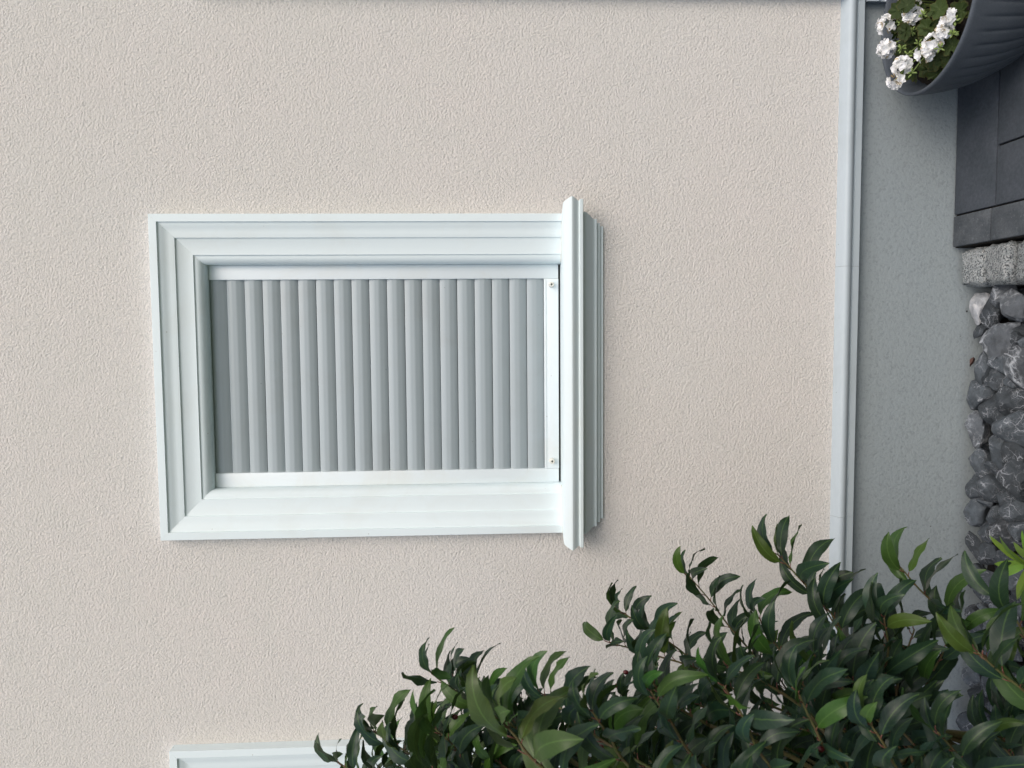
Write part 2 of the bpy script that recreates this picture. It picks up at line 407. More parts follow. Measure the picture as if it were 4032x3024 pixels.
def sill(dx):
    # only the part in front of the plaster returns round the ends; the rest stays inside the opening
    b = MB(); h = .470; c = (FX[0]+FX[1])/2 + dx
    front = [(max(p, -.002), z) for p, z in SP]
    rings = [[(c-h-p, -p, z) for p, z in front], [(c+h+p, -p, z) for p, z in front]]
    b.rings(rings)
    b.box((FX[0]+CW+dx+.001, .003, 1.201), (FX[1]-CW+dx-.001, .078, 1.2985))
    return b
def shutter(dx):
    b = MB(); x0, x1 = FX[0]+CW+dx+.03, FX[1]-CW+dx-.03
    pitch = (2.380-1.351)/18; ztop = 1.351 + pitch*21
    pts = []
    n = 21
    for k in range(n):                       # each slat: a shallow convex curve with fine ribs and a hooked lower edge
        z1 = ztop - k*pitch; z0 = z1 - pitch; jy = random.uniform(-.0006, .0006); jt = random.uniform(-.0008, .0008)
        for t in np.linspace(0, 1, 15):
            z = z1 - t*(pitch-.0022)
            y = .0445 - .0100*math.sin(math.pi*min(1, t*.86+.10))**.85 
            if 5 <= round(t*14) and round(t*14) in (6, 10): y += .0007
            pts.append((y+jy+jt*t, z))
        pts.append((.0485, z0+.0021)); pts.append((.0495, z0+.0003))
    rings = [[(x0, y, z) for y, z in pts], [(x1, y, z) for y, z in pts]]
    b.rings(rings, False, False, False)
    return b
def stopper(dx, x, z):
    b = MB(); seg = 24
    prof = [(.0035, .006), (.0035, .0), (.0042, -.0012), (.0070, -.0012), (.0085, .0003), (.0090, .003), (.0098, .016)]
    rings = [[(x+dx+r*math.cos(q), .0295-.016+y, z+r*math.sin(q)) for q in [2*math.pi*k/seg for k in range(seg)]] for r, y in prof]
    b.rings(rings, False, False)
    b.rings([[(x+dx+.0036*math.cos(q), .0295-.016+.0055, z+.0036*math.sin(q)) for q in [2*math.pi*k/seg for k in range(seg)]]]*1, True, False, mi=1) if False else None
    k0 = [(x+dx+.0036*math.cos(2*math.pi*k/seg), .0295-.016+.0050, z+.0036*math.sin(2*math.pi*k/seg)) for k in range(seg)]
    b.poly(k0, [list(range(seg))], 1)
    b.lathe  # noqa
    return b
for dx, lab in wins:
    wmesh = architrave(dx, FX[0], FX[1], FZ, ZS+.0003)
    win = link('window', wmesh.mesh('window', 30), M_white, house)
    if lab: win['label'] = lab
    else: win['label'] = 'white moulded window casing round a closed grey roller shutter'
    link('window_sill', sill(dx).mesh('window_sill', 30), M_sill, win)
    link('roller_shutter', shutter(dx).mesh('roller_shutter', 38), M_slat, win)
    for s in (-1, 1):
        b = MB(); xi = (FX[0]+CW) if s < 0 else (FX[1]-CW)
        a, c = (xi+.0005, xi+.0465) if s < 0 else (xi-.0465, xi-.0005)
        b.box((a+dx, .030, 1.3055), (c+dx, .072, FZ-CW-.0005), .0010)
        link('guide_rail', b.mesh('guide_rail', 40), M_rail, win)
    b = MB(); b.box((FX[0]+CW+dx+.047, .0300, 1.3048), (FX[1]-CW+dx-.047, .042, 1.3515), .0012)
    b.box((FX[0]+CW+dx+.047, .0285, 1.3450), (FX[1]-CW+dx-.047, .036, 1.3525), .0010)
    link('bottom_bar', b.mesh('bottom_bar', 40), M_rail, win)
    for x in (.150, -.4325):
        link('stopper', stopper(dx, x, 1.3285).mesh('stopper', 40), [M_rubber, M_seam], win)
    b = MB(); b.box((FX[0]+CW+dx+.0015, .076, 1.21), (FX[1]-CW+dx-.0015, .10, FZ-CW-.001)); b.box((FX[0]+CW+dx+.003, .035, 1.2990), (FX[1]-CW+dx-.003, .060, 1.3030))
    link('recess', b.mesh('recess'), M_black, win)
    # bead of sealant where the casing stands on the sill
    for s in (-1, 1):
        b = MB(); xs_ = np.linspace(0, CW-.004, 30)
        pts = []
        for q in xs_:
            p = np.interp(q, [a_[0] for a_ in arch[1:-3]], [a_[1] for a_ in arch[1:-3]])
            X = (FX[0]+q) if s < 0 else (FX[1]-q)
            pts.append((X+dx, -p-.0006, ZS+.0035+.0012*noise.noise(Vector((X*60, 0, s)))))
        b.tube(pts, [.0024+.0012*abs(noise.noise(Vector((i*.7, s*3, 1)))) for i in range(30)], 6)
        link('sealant_bead', b.mesh('sealant_bead', 180), M_caulk, win)

# door surround at the far side of the wall
dsur = architrave(0, DX0, DX1, DZ1, ZT-.07)
ds = link('door', dsur.mesh('door', 30), M_white, house); ds['label'] = 'edge of a white moulded door surround beside the pot'
b = MB(); b.box((DX0+.1535, .06, ZT-.3), (DX1-.1535, .1, DZ1-.154), .004); link('door_leaf', b.mesh('door_leaf', 40), M_white, ds)
b = MB()
pr = [(-.01, .320), (.034, .320), (.034, .285), (.030, .282), (.026, .276), (.026, .262), (.031, .258), (.031, -.15), (-.01, -.15)]
b.rings([[(DX0-.008-p*.3, -p, z) for p, z in pr], [(DX1+.004+p*.3, -p, z) for p, z in pr]])
link('pilaster_base', b.mesh('pilaster_base', 30), M_trim, ds)

# unseen steps guessed for the raised door, added to deepen shade near the pot
b = MB(); b.box((1.16, -1.10, -.1), (2.35, -.0015, .185), .006); b.box((1.16, -.75, .187), (2.35, -.0015, .325), .006)
prop(link('added_door_steps', b.mesh('added_door_steps', 40), M_paver), 'unseen dark grey steps added below the white door, deepening the shade near the pot', 'steps')
# ---------------------------------------------------------------- granite setts
def blockstone(x0, y0, x1, y1, z0, z1, amp, seed):
    import bmesh
    bm = bmesh.new(); bmesh.ops.create_cube(bm, size=1)
    bmesh.ops.subdivide_edges(bm, edges=bm.edges[:], cuts=7, use_grid_fill=True)
    for v in bm.verts:
        n = Vector(v.co)
        # round the edges
        m_ = sorted([abs(c) for c in n]); rr = 1 - .15*max(0, (m_[1]-.36)/.14)**1.5
        co = Vector((n.x*(x1-x0)*rr, n.y*(y1-y0)*rr, n.z*(z1-z0)*(1-(1-rr)*.6)))
        q = Vector((n.x*4+seed*9, n.y*4, n.z*4))
        co += Vector((noise.noise(q), noise.noise(q+Vector((31, 0, 0))), noise.noise(q+Vector((0, 57, 0)))))*amp
        q *= 3.1
        co += Vector((noise.noise(q), noise.noise(q+Vector((31, 0, 0))), noise.noise(q+Vector((0, 57, 0)))))*amp*.4
        v.co = co
    me = bpy.data.meshes.new('granite_sett'); bm.to_mesh(me); bm.free()
    me.polygons.foreach_set('use_smooth', [True]*len(me.polygons)); me.set_sharp_from_angle(angle=R_(50))
    return me, Vector(((x0+x1)/2, (y0+y1)/2, (z0+z1)/2))
sl_ = ['speckled granite sett of the edging that stands nearest the plinth', 'smoother pale granite sett, second from the plinth along the dark pavers', 'speckled granite sett, third from the plinth, cut by the picture edge']
yy = -.028
for k in range(8):
    dp = (.131, .129, .13)[k % 3]
    me, loc = blockstone(.130+random.uniform(-.003, .003), yy-dp+.017, .252+random.uniform(-.003, .003), yy, -.15, (-.010, .001, -.006)[k % 3], .0052, k+1)
    o = link('granite_sett', me, M_granite); o.location = loc
    prop(o, sl_[k] if k < 3 else 'granite sett of the edging farthest from the plinth', 'paving stone', 'granite setts edging the dark pavers')
    yy -= dp
    if k == 3: break

# ---------------------------------------------------------------- dark rocks
def rockmesh(seed, flat=.8):
    import bmesh
    rn = random.Random(seed)
    bm = bmesh.new(); bmesh.ops.create_icosphere(bm, subdivisions=4, radius=1)
    planes = []
    for k in range(rn.randint(10, 15)):
        d = Vector((rn.gauss(0, 1), rn.gauss(0, 1), rn.gauss(0, 1))).normalized()
        planes.append((d, rn.uniform(.42, .80)))
    off = Vector((seed*7.3, seed*1.7, 0)); vf = Vector((.3, .5, .7))
    for v in bm.verts:
        d = v.co.normalized(); r = 1.0
        vals = []
        for pd, pr_ in planes:
            c = d.dot(pd)
            if c > .05: vals.append(pr_/c)
        # soft minimum keeps the facets but rubs their edges
        vals.append(1.0); vals.sort(); r = vals[0]
        if len(vals) > 1: r -= max(0, .03-(vals[1]-vals[0]))*.18
        r *= 1 + .03*noise.noise(d*3.5+off) + .03*noise.noise(d*8+off) + .022*noise.noise(d*17+off) + .03*abs(noise.noise(d*5+off+vf))
        v.co = d*r
    me = bpy.data.meshes.new('rock'); bm.to_mesh(me); bm.free()
    me.polygons.foreach_set('use_smooth', [True]*len(me.polygons)); me.set_sharp_from_angle(angle=R_(26))
    return me
protos = [rockmesh(s) for s in range(1, 15)]
for p_ in protos: p_.materials.append(M_rock)
GR = 'dark grey rocks along the foot of the wall'
placed = []
def rock(loc, size, stretch=(1, 1, 1), rot=None, material=None, label=None, name='rock', idx=None):
    me = protos[random.randrange(len(protos)) if idx is None else idx]
    o = bpy.data.objects.new(name, me); C.objects.link(o)
    o.location = loc; o.scale = [size*s for s in stretch]
    o.rotation_euler = rot or (random.uniform(0, 6.3), random.uniform(0, 6.3), random.uniform(0, 6.3))
    if material:
        o.material_slots[0].link = 'OBJECT'; o.material_slots[0].material = material
    prop(o, label or 'dark grey angular limestone rock lying in the bed along the plinth', 'rock', GR)
    placed.append((Vector(loc), size)); return o
# (photo x, photo y, diameter x, diameter y, material, label)
RK = [(3864, 1216, 56, 122, 'W', 'pale whitish elongated rock leaning on the plinth just below the granite setts'),
      (3945, 1166, 84, 96, 'V', 'dark rock with white crackle veins touching the granite setts'),
      (4006, 1210, 96, 150, 'V', 'grey rock crossed by broad white stripes at the picture edge'),
      (3915, 1226, 70, 100, '', None), (3946, 1338, 118, 136, 'V', 'largest dark crackled rock between the granite setts and the brown stone chip'),
      (3866, 1296, 50, 64, '', None), (3900, 1400, 50, 70, '', None), (3884, 1446, 66, 150, '', None), (3962, 1436, 90, 78, '', None),
      (4012, 1446, 84, 140, 'V', 'large white crazed rock at the picture edge across from the brown stone chip'),
      (3940, 1482, 60, 84, '', None), (3860, 1545, 100, 110, '', None), (3916, 1504, 80, 70, '', None), (3990, 1500, 70, 60, '', None), (3992, 1578, 84, 96, '', None),
      (3918, 1608, 76, 110, '', None), (3964, 1650, 64, 60, '', None), (3858, 1690, 92, 118, 'V', 'dark rock with a large white blotch standing against the plinth'),
      (4000, 1690, 110, 110, '', None), (3942, 1776, 96, 130, '', None), (4014, 1790, 80, 96, '', None), (3874, 1822, 70, 110, '', None), (3932, 1850, 90, 60, '', None),
      (3848, 1912, 66, 100, '', None), (3912, 1914, 84, 90, '', None), (4006, 1884, 104, 124, '', None), (3892, 1975, 76, 54, '', None), (3950, 1965, 50, 60, '', None),
      (3856, 2004, 76, 110, '', None), (3924, 2036, 50, 64, '', None), (3998, 2004, 76, 100, '', None), (3900, 2098, 84, 84, '', None), (3966, 2100, 100, 110, 'V', 'rock with heavy white crystals beside the bright green leaves'),
      (4020, 2090, 60, 80, '', None), (3848, 2160, 60, 150, '', None), (3902, 2178, 80, 80, '', None), (3960, 2190, 70, 60, '', None), (3858, 2275, 74, 84, '', None), (3912, 2310, 110, 100, '', None),
      (3990, 2280, 96, 90, '', None), (4020, 2350, 80, 80, '', None), (3834, 2414, 66, 50, 'V', None), (3890, 2396, 70, 60, '', None), (3950, 2380, 70, 70, '', None), (3944, 2482, 90, 96, '', None), (3870, 2480, 70, 80, '', None),
      (4010, 2450, 80, 90, '', None), (3850, 2560, 76, 90, '', None), (3920, 2580, 80, 80, '', None), (3990, 2560, 90, 90, '', None), (3848, 2666, 84, 96, '', None), (3910, 2700, 80, 84, '', None), (3990, 2680, 90, 96, '', None),
      (3866, 2764, 96, 110, '', None), (3950, 2790, 84, 90, '', None), (4020, 2780, 70, 90, '', None), (3824, 2864, 76, 90, '', None), (3896, 2870, 80, 90, '', None), (3970, 2890, 90, 90, '', None),
      (3832, 2960, 70, 90, '', None), (3900, 2970, 80, 90, '', None), (3980, 2980, 90, 90, '', None)]
for (px, py, dxp, dyp, k, lab) in RK:
    rad = (dxp+dyp)/4/F*2.92
    z = -.085 + .25*rad
    q = G(px, py, z)
    if q.y > -rad*.62: q = P(px, py, -rad*.62)
    st = (dyp/((dxp+dyp)/2), 1.0, dxp/((dxp+dyp)/2))
    o = rock(q, rad*1.20, st, (random.choice((0, math.pi))+random.uniform(-.35, .35), random.choice((0, math.pi))+random.uniform(-.35, .35), random.uniform(-.4, .4)),
             {'W': M_rockwhite, 'V': M_rockvein, '': None}[k], lab)
# the stones under and in front of them
for k in range(170):
    x = random.uniform(-1.75, .10) if k > 12 else random.uniform(-.05, .11); y = random.uniform(-.62, -.045); s = random.uniform(.030, .048)
    front = y < -.28
    rock((x, y, random.uniform(-.145, -.118) + (.04 if front else 0)), s, (random.uniform(.8, 1.3), random.uniform(.8, 1.2), random.uniform(.7, 1)))
for x, y in ((.07, -.30), (.02, -.33), (.08, -.36), (-.03, -.36), (.03, -.41), (.09, -.43), (.10, -.33), (.0, -.29)):
    rock((x, y, -.112), .046)
for px, py, z_ in ((4022, 1345, -.10), (4030, 1300, -.11), (4035, 1390, -.11), (4060, 1345, -.10)):
    rock(G(px, py, z_), .040)
# small reddish chips
for (px, py, s, lab) in ((3826, 1424, .016, 'reddish brown stone chip standing up against the plinth'), (3868, 1341, .012, 'tiny reddish brown chip between the dark rocks nearer the setts')):
    q = P(px, py, -.03)
    o = rock(q, s, (1.5, .6, .8), (.2, .3, .1), M_chip, lab, 'stone_chip')

# ---------------------------------------------------------------- leaves
def add_leaf(b, base, d, L, W, bend, fold, col, roll=0, wavy=.06, upv=(0, 0, 1), NS=9, phase=0, tipw=1.0, sickle=0, twist=0):
    t = Vector(d).normalized(); up = Vector(upv)
    s = t.cross(up)
    if s.length < .05: s = t.cross(Vector((.3, -1, 0)))
    s.normalize(); n = s.cross(t).normalized()
    if roll: q = Matrix.Rotation(roll, 3, t); s = q @ s; n = q @ n
    p = Vector(base); b0 = len(b.v)
    rows = []
    for i in range(NS+1):
        u = i/NS
        wd = W*.5*((u**.62)*((1-u)**.80)*1.88) if 0 < u < 1 else W*.012
        if u > .85: wd *= tipw
        row = []
        for k in (-1, -.5, 0, .5, 1):
            av = abs(k)
            rip = wavy*W*av*av*math.sin(u*13+phase+(k > 0)*1.9)
            off = s*(k*wd*math.cos(fold)) + n*(av*wd*math.sin(fold) - av*av*wd*.22 + rip)
            row.append(p+off)
            b.uv.append((u, k*wd/(W*.5+1e-6), 0)); b.col.append((*col, 1))
        b.v += [tuple(q) for q in row]; rows.append(i)
        # advance, curving towards the ground side of the blade
        bb = bend/NS*(.5+1.1*u)
        q = Matrix.Rotation(-bb, 3, s)
        t = q @ t; n = q @ n
        if sickle:
            dn = Vector((0, 0, -1)); sg = 1 if t.cross(dn).dot(n) > 0 else -1
            q = Matrix.Rotation(sg*sickle/NS, 3, n); t = q @ t; s = q @ s
        if twist:
            q = Matrix.Rotation(twist/NS, 3, t); s = q @ s; n = q @ n
        p = p + t*(L/NS)
    for i in range(NS):
        for k in range(4):
            a = b0+i*5+k; b.f.append([a, a+1, a+6, a+5]); b.mi.append(0)

def spline(pts, n):
    pts = [Vector(p) for p in pts]; out = []
    P_ = [pts[0]*2-pts[1]] + pts + [pts[-1]*2-pts[-2]]
    m_ = len(pts)-1
    for i in range(n+1):
        f = i/n*m_; k = min(int(f), m_-1); t = f-k
        a, b_, c, d = P_[k:k+4]
        out.append(.5*((2*b_)+(c-a)*t+(2*a-5*b_+4*c-d)*t*t+(3*b_-a-3*c+d)*t**3))
    return out

LV, BR, PT = MB(), MB(), MB()
def pick_col(young):
    if young > .5:
        return (random.uniform(.030, .056), random.uniform(.072, .108), random.uniform(.010, .020))
    g_ = random.uniform(.024, .050)
    return (g_*random.uniform(.34, .50), g_, g_*random.uniform(.48, .70))
def shoot(path, leafL=.085, young=0.0, gap=.017, nmax=40, r0=.0030, r1=.0014, bare=0.0, dens=1.0):
    """path: world points from the base to the tip"""
    n = max(8, int(sum((Vector(a)-Vector(b_)).length for a, b_ in zip(path[:-1], path[1:]))/.012))
    pts = spline(path, n)
    BR.tube(pts, [r0+(r1-r0)*i/n for i in range(n+1)], 6)
    total = sum((a-b_).length for a, b_ in zip(pts[:-1], pts[1:]))
    pos = total; k = random.randrange(5); acc = 0
    cum = [0]
    for a, b_ in zip(pts[:-1], pts[1:]): cum.append(cum[-1]+(b_-a).length)
    ang = random.uniform(0, 6.3); first = True
    while pos > total*bare and k < 200:
        fi = np.interp(pos, cum, range(len(cum))); i = min(int(fi), len(pts)-2)
        p = pts[i].lerp(pts[i+1], fi-i); t = (pts[i+1]-pts[i]).normalized()
        fromtip = total-pos
        # alternate spiral, phyllotaxis about 144 degrees
        ang += 2.51 + random.uniform(-.25, .25)
        a = t.cross(Vector((0, 1, 0))).normalized(); c = t.cross(a).normalized()
        out = a*math.cos(ang)+c*math.sin(ang)
        lean = .55 if fromtip < .02 else random.uniform(.05, .45)
        if fromtip < .006: lean = .9
        d = (out*.8 + t*lean + Vector((.80, -.05, .30))).normalized()
        sc_ = (.80 if fromtip < .010 else .92 if fromtip < .03 else 1.0)*random.uniform(.78, 1.12)
        L = leafL*sc_*1.13
        pet = L*.13
        pb = p + d*pet + Vector((0, 0, .002))
        PT.tube([p, p.lerp(pb, .5)+Vector((0, 0, .0015)), pb], [.0013, .0010, .0008], 5)
        if random.random() < dens:
            yg = young + (.25 if fromtip < .03 else 0)
            add_leaf(LV, pb, d, L, L*random.uniform(.37, .48), random.uniform(.5, 1.3), random.uniform(.15, .60), pick_col(1 if random.random() < yg else 0),
                     roll=random.gauss(0, .18), upv=(random.uniform(-.5, .3), random.uniform(-1.0, .35), random.uniform(.3, 1)), sickle=random.uniform(.5, 1.4), twist=random.gauss(0, .22), wavy=random.uniform(.04, .10), phase=random.uniform(0, 6))
        pos -= gap*(.45 if fromtip < .02 else 1)*random.uniform(.75, 1.25); k += 1
    return pts
TR = Vector((-1.45, -1.10, -.18))
def px_path(pts, Y0, Y1):
    n = len(pts); return [P(x, y, Y0+(Y1-Y0)*i/(n-1)) for i, (x, y) in enumerate(pts)]
ends = []
def hero(pts, Ytip, Ybase, leafL, young=0, **k):
    """pts: photo pixels tip -> base"""
    path = px_path(pts, Ytip, Ybase)[::-1]
    # continue downwards towards the stems of the shrub
    b0 = path[0]; d = (path[0]-path[1]).normalized()
    ext = b0 + d*.10 + Vector((-.01, 0, -.05))
    pp = shoot([ext]+path, leafL, young, **k); ends.append(Vector(ext))
hero([(1471, 2880), (1600, 2960), (1700, 3020)], -1.0, -1.1, .088, .35)
hero([(1330, 3000), (1420, 3060)], -.95, -1.0, .075, .2)
hero([(1691, 2640), (1750, 2690), (1927, 2800)], -1.0, -1.05, .085, .35)
hero([(1790, 2668), (1860, 2720), (1960, 2810)], -1.05, -1.1, .085, .3)
hero([(1976, 2840), (2030, 2900), (2120, 3010)], -1.45, -1.45, .100, .9)
hero([(2138, 2735), (2210, 2790), (2330, 2890)], -1.25, -1.3, .088, .6)
hero([(2433, 2401), (2520, 2455), (2664, 2550), (2800, 2660)], -.72, -.8, .078, .1)
hero([(2400, 2530), (2560, 2575), (2745, 2632), (2860, 2700)], -.95, -1.0, .084, .1)
hero([(2711, 2266), (2800, 2370), (2870, 2465), (2955, 2564), (3020, 2660)], -.70, -.8, .080, .05)
hero([(3063, 2184), (3160, 2290), (3267, 2408), (3340, 2500)], -1.0, -1.05, .095, .05)
hero([(3547, 2235), (3630, 2330), (3753, 2442), (3860, 2570)], -1.12, -1.15, .092, .35, gap=.021)
hero([(3720, 2560), (3650, 2690), (3590, 2850)], -1.2, -1.2, .090, .1, gap=.022)
hero([(3600, 2480), (3560, 2600), (3530, 2760)], -1.15, -1.2, .088, .1, gap=.022)
hero([(3480, 2430), (3497, 2560), (3470, 2700), (3450, 2840)], -1.2, -1.2, .095, .0)
hero([(3849, 2567), (3930, 2640), (4026, 2715), (4120, 2800)], -1.4, -1.4, .095, .1)
hero([(3923, 2346), (4000, 2440), (4080, 2560)], -1.3, -1.35, .085, .1, dens=.7)
hero([(3240, 2380), (3310, 2500), (3400, 2640)], -1.1, -1.15, .09, .05)
hero([(2980, 2420), (3050, 2530), (3150, 2660)], -1.0, -1.1, .09, .05)
# near, larger leaves
hero([(2330, 2800), (2400, 2900), (2470, 3010)], -1.45, -1.45, .080, .3)
hero([(2560, 2720), (2640, 2840), (2740, 2990)], -1.4, -1.4, .080, .1)
hero([(2850, 2700), (2930, 2830), (3010, 2990)], -1.4, -1.4, .080, .25)
hero([(3140, 2720), (3200, 2850), (3290, 3000)], -1.4, -1.4, .080, .05)
hero([(3420, 2840), (3480, 2930), (3560, 3060)], -1.45, -1.45, .080, .2)
hero([(3690, 2880), (3760, 2960), (3840, 3060)], -1.4, -1.4, .095, .0)
hero([(1700, 2860), (1780, 2930), (1860, 3030)], -1.2, -1.25, .09, .5)
# interior of the shrub: many more shoots filling its outline (photo x, lowest y the mass reaches there)
edge = [(1250, 3060), (1500, 2950), (1750, 2800), (1950, 2750), (2200, 2720), (2400, 2640), (2600, 2580), (2800, 2520), (3000, 2450), (3150, 2440), (3330, 2520), (3450, 2680), (3540, 2880), (3650, 3010), (3800, 2960), (3900, 2800), (4050, 2640)]
def edge_y(x): return np.interp(x, [e[0] for e in edge], [e[1] for e in edge])
cnt = 0
while cnt < 235:
    x = random.uniform(1350, 4250); y = random.uniform(2300, 3500)
    if y < edge_y(x)+60+90*noise.noise(Vector((x*.006, 3, 0))) : continue
    if 3480 < x < 3860 and y < 3060: continue
    Y = random.uniform(-1.30, -.60)
    ln = random.uniform(.14, .26)
    tip = P(x, y, Y)
    dr = Vector((random.uniform(.35, .9), random.uniform(-.35, .35), random.uniform(.5, 1.0))).normalized()
    p0 = tip - dr*ln; mid = tip - dr*ln*.5 + Vector((0, 0, random.uniform(-.01, .02)))
    shoot([p0, mid, tip], random.uniform(.072, .095), .12 if x < 2300 else .03, gap=.019)
    ends.append(p0); cnt += 1
# woody stems from the ground to every shoot
STM = MB()
nodes = [Vector((TR.x+math.cos(a)*.12, TR.y+math.sin(a)*.12, TR.z)) for a in (0, 1.2, 2.4, 3.6, 4.9)]
tops = [Vector((-.86, -.95, .62)), Vector((-.80, -1.25, .95)), Vector((-.98, -1.15, 1.15)), Vector((-.90, -1.25, .45)), Vector((-1.0, -1.0, .85))]
for a, c in zip(nodes, tops):
    STM.tube(spline([a, a.lerp(c, .5)+Vector((-.05, 0, .08)), c], 14), [.014-.007*i/14 for i in range(15)], 8)
for e in ends:
    c = min(tops, key=lambda q: (q-e).length)
    BR.tube(spline([c, c.lerp(e, .5)+Vector((random.uniform(-.03, .01), random.uniform(-.03, .03), -.03)), e], 10), [.0058-.0024*i/10 for i in range(11)], 6)
laurel = empty('laurel_shrub', TR, 'large dark green laurel shrub with glossy pointed leaves in front of the wall', 'shrub')
link('foliage', LV.mesh('foliage', 180, recalc=False), M_leaf, laurel)
link('branches', BR.mesh('branches', 180), M_stemg, laurel)
link('petioles', PT.mesh('petioles', 180, recalc=False), M_petiole, laurel)
link('trunk', STM.mesh('trunk', 180), M_bark, laurel)
def ball(b, c, r, sq=(1, 1, 1), seg=10, mi=0):
    rings = []
    for i in range(1, 8):
        ph = math.pi*i/8
        rings.append([(c[0]+sq[0]*r*math.sin(ph)*math.cos(q), c[1]+sq[1]*r*math.sin(ph)*math.sin(q), c[2]+sq[2]*r*math.cos(ph)) for q in [2*math.pi*k/seg for k in range(seg)]])
    b.rings(rings, mi=mi)
for (px, py, Y) in ((2464, 2647, -1.0), (2450, 2665, -1.0), (2364, 2943, -1.35), (3230, 2950, -1.4), (1791, 2823, -1.2), (2430, 2700, -1.0)):
    b = MB(); q = P(px, py, Y); ball(b, q, .0048, (1, 1, 1.2)); link('berry', b.mesh('berry', 180), M_berry, laurel)

# small bright plant in the stones
LV2, ST2 = MB(), MB()
c0 = P(4034, 2226, -.80); bs = Vector((c0.x-.03, c0.y+.02, -.14))
ST2.tube(spline([bs, bs.lerp(c0, .5)+Vector((.02, 0, 0)), c0], 10), .003, 6)
for k in range(13):
    a = k*2.4; el = .95 - k*.07
    d = Vector((math.cos(a)*math.cos(el), math.sin(a)*math.cos(el), math.sin(el)))
    add_leaf(LV2, c0-Vector((0, 0, .003*k)), d, random.uniform(.075, .105), .030, .5, .25, (random.uniform(.13, .17), random.uniform(.25, .31), .03), phase=k, wavy=.02)
for j in range(4):
    c1 = bs.lerp(c0, .45)+Vector((random.uniform(-.08, .09), random.uniform(-.08, .08), random.uniform(-.02, .04)))
    ST2.tube([bs.lerp(c0, .2), c1], .0022, 6)
    for k in range(9):
        a = k*2.4+j; el = .8 - k*.09
        d = Vector((math.cos(a)*math.cos(el), math.sin(a)*math.cos(el), math.sin(el)))
        add_leaf(LV2, c1-Vector((0, 0, .003*k)), d, random.uniform(.06, .085), .027, .5, .25, (random.uniform(.10, .15), random.uniform(.2, .27), .03), phase=k, wavy=.02)
sm = empty('young_shrub', bs, 'small bright yellow green shrub growing among the dark rocks', 'shrub')
link('foliage', LV2.mesh('foliage', 180, recalc=False), M_leaf, sm); link('stem', ST2.mesh('stem', 180), M_stemg, sm)

# ---------------------------------------------------------------- pot and geranium
PC = Vector((.912, -.290, 0)); PR = .232; PZ = .285
NF = 40
def flute(th, z):
    k = max(0, min(1, (PZ-.040-z)/.03)) 
    return 1 - .022*k*(1-abs(math.sin(th*NF/2)))**2.2
prof = [(.130, 0), (.136, .004), (.156, .03), (.178, .07), (.196, .105), (.210, .14), (.2195, .17), (.2260, .20), (.2300, .225), (.2325, .245), (.2345, .262), (.2360, .274), (.2365, .281), (.2350, .286), (.2310, .288), (.2270, .286), (.2245, .280), (.218, .262), (.210, .235), (.195, .20)]
b = MB(); b.lathe(prof, PC, 480, flute)
pot = empty('flower_pot', PC, 'round dark grey fluted flower pot on the dark pavers', 'flower pot')
link('body', b.mesh('body', 180), M_pot, pot)
b = MB(); b.lathe([(.002, .226), (.06, .229), (.12, .224), (.17, .228), (.2085, .224)], PC, 48)
link('soil', b.mesh('soil', 180), M_soil, pot)
ger = empty('geranium', PC+Vector((0, 0, .22)), 'white flowering geranium with round scalloped leaves planted in the grey pot', 'flowering plant')
FL = []
def petal(b, c, d, nrm, L, W, col, cup):
    d = Vector(d).normalized(); nrm = Vector(nrm).normalized(); s = d.cross(nrm).normalized()
    b0 = len(b.v); NS = 5
    for i in range(NS+1):
        u = i/NS
        wd = W*.5*max(.12, math.sin(math.pi*min(1, .12+u*.80))**.7) * (1 if u < .9 else .72)
        for k in (-1, -.5, 0, .5, 1):
            q = Vector(c) + d*(L*u - .10*L*abs(k)*abs(k)*u) + s*(k*wd) + nrm*(cup*L*(u*u*.55) + .10*W*k*k + random.uniform(-.03, .03)*L*u)
            b.v.append(tuple(q)); b.col.append((*col, 1)); b.uv.append((u, k, 0))
    for i in range(NS):
        for k in range(4):
            a = b0+i*5+k; b.f.append([a, a+1, a+6, a+5]); b.mi.append(0)
def floret(b, c, nrm, size):
    nrm = Vector(nrm).normalized(); a = nrm.orthogonal().normalized(); e = nrm.cross(a)
    r0 = random.uniform(0, 6.3)
    for lay, (cnt_, sc_, cup) in enumerate(((5, 1.0, .25), (4, .72, .8))):
        for k in range(cnt_):
            q = r0 + lay*.6 + 2*math.pi*k/cnt_ + random.uniform(-.15, .15)
            d = a*math.cos(q)+e*math.sin(q)
            w_ = random.uniform(.88, .95)
            col = (w_, w_, w_*random.uniform(.96, 1.02)) if random.random() > .05 else (.6, .5, .34)
            petal(b, Vector(c)+nrm*.0008*lay, d+nrm*.1, nrm, size*sc_*random.uniform(.85, 1.1), size*sc_*random.uniform(.8, 1.0), col, cup)
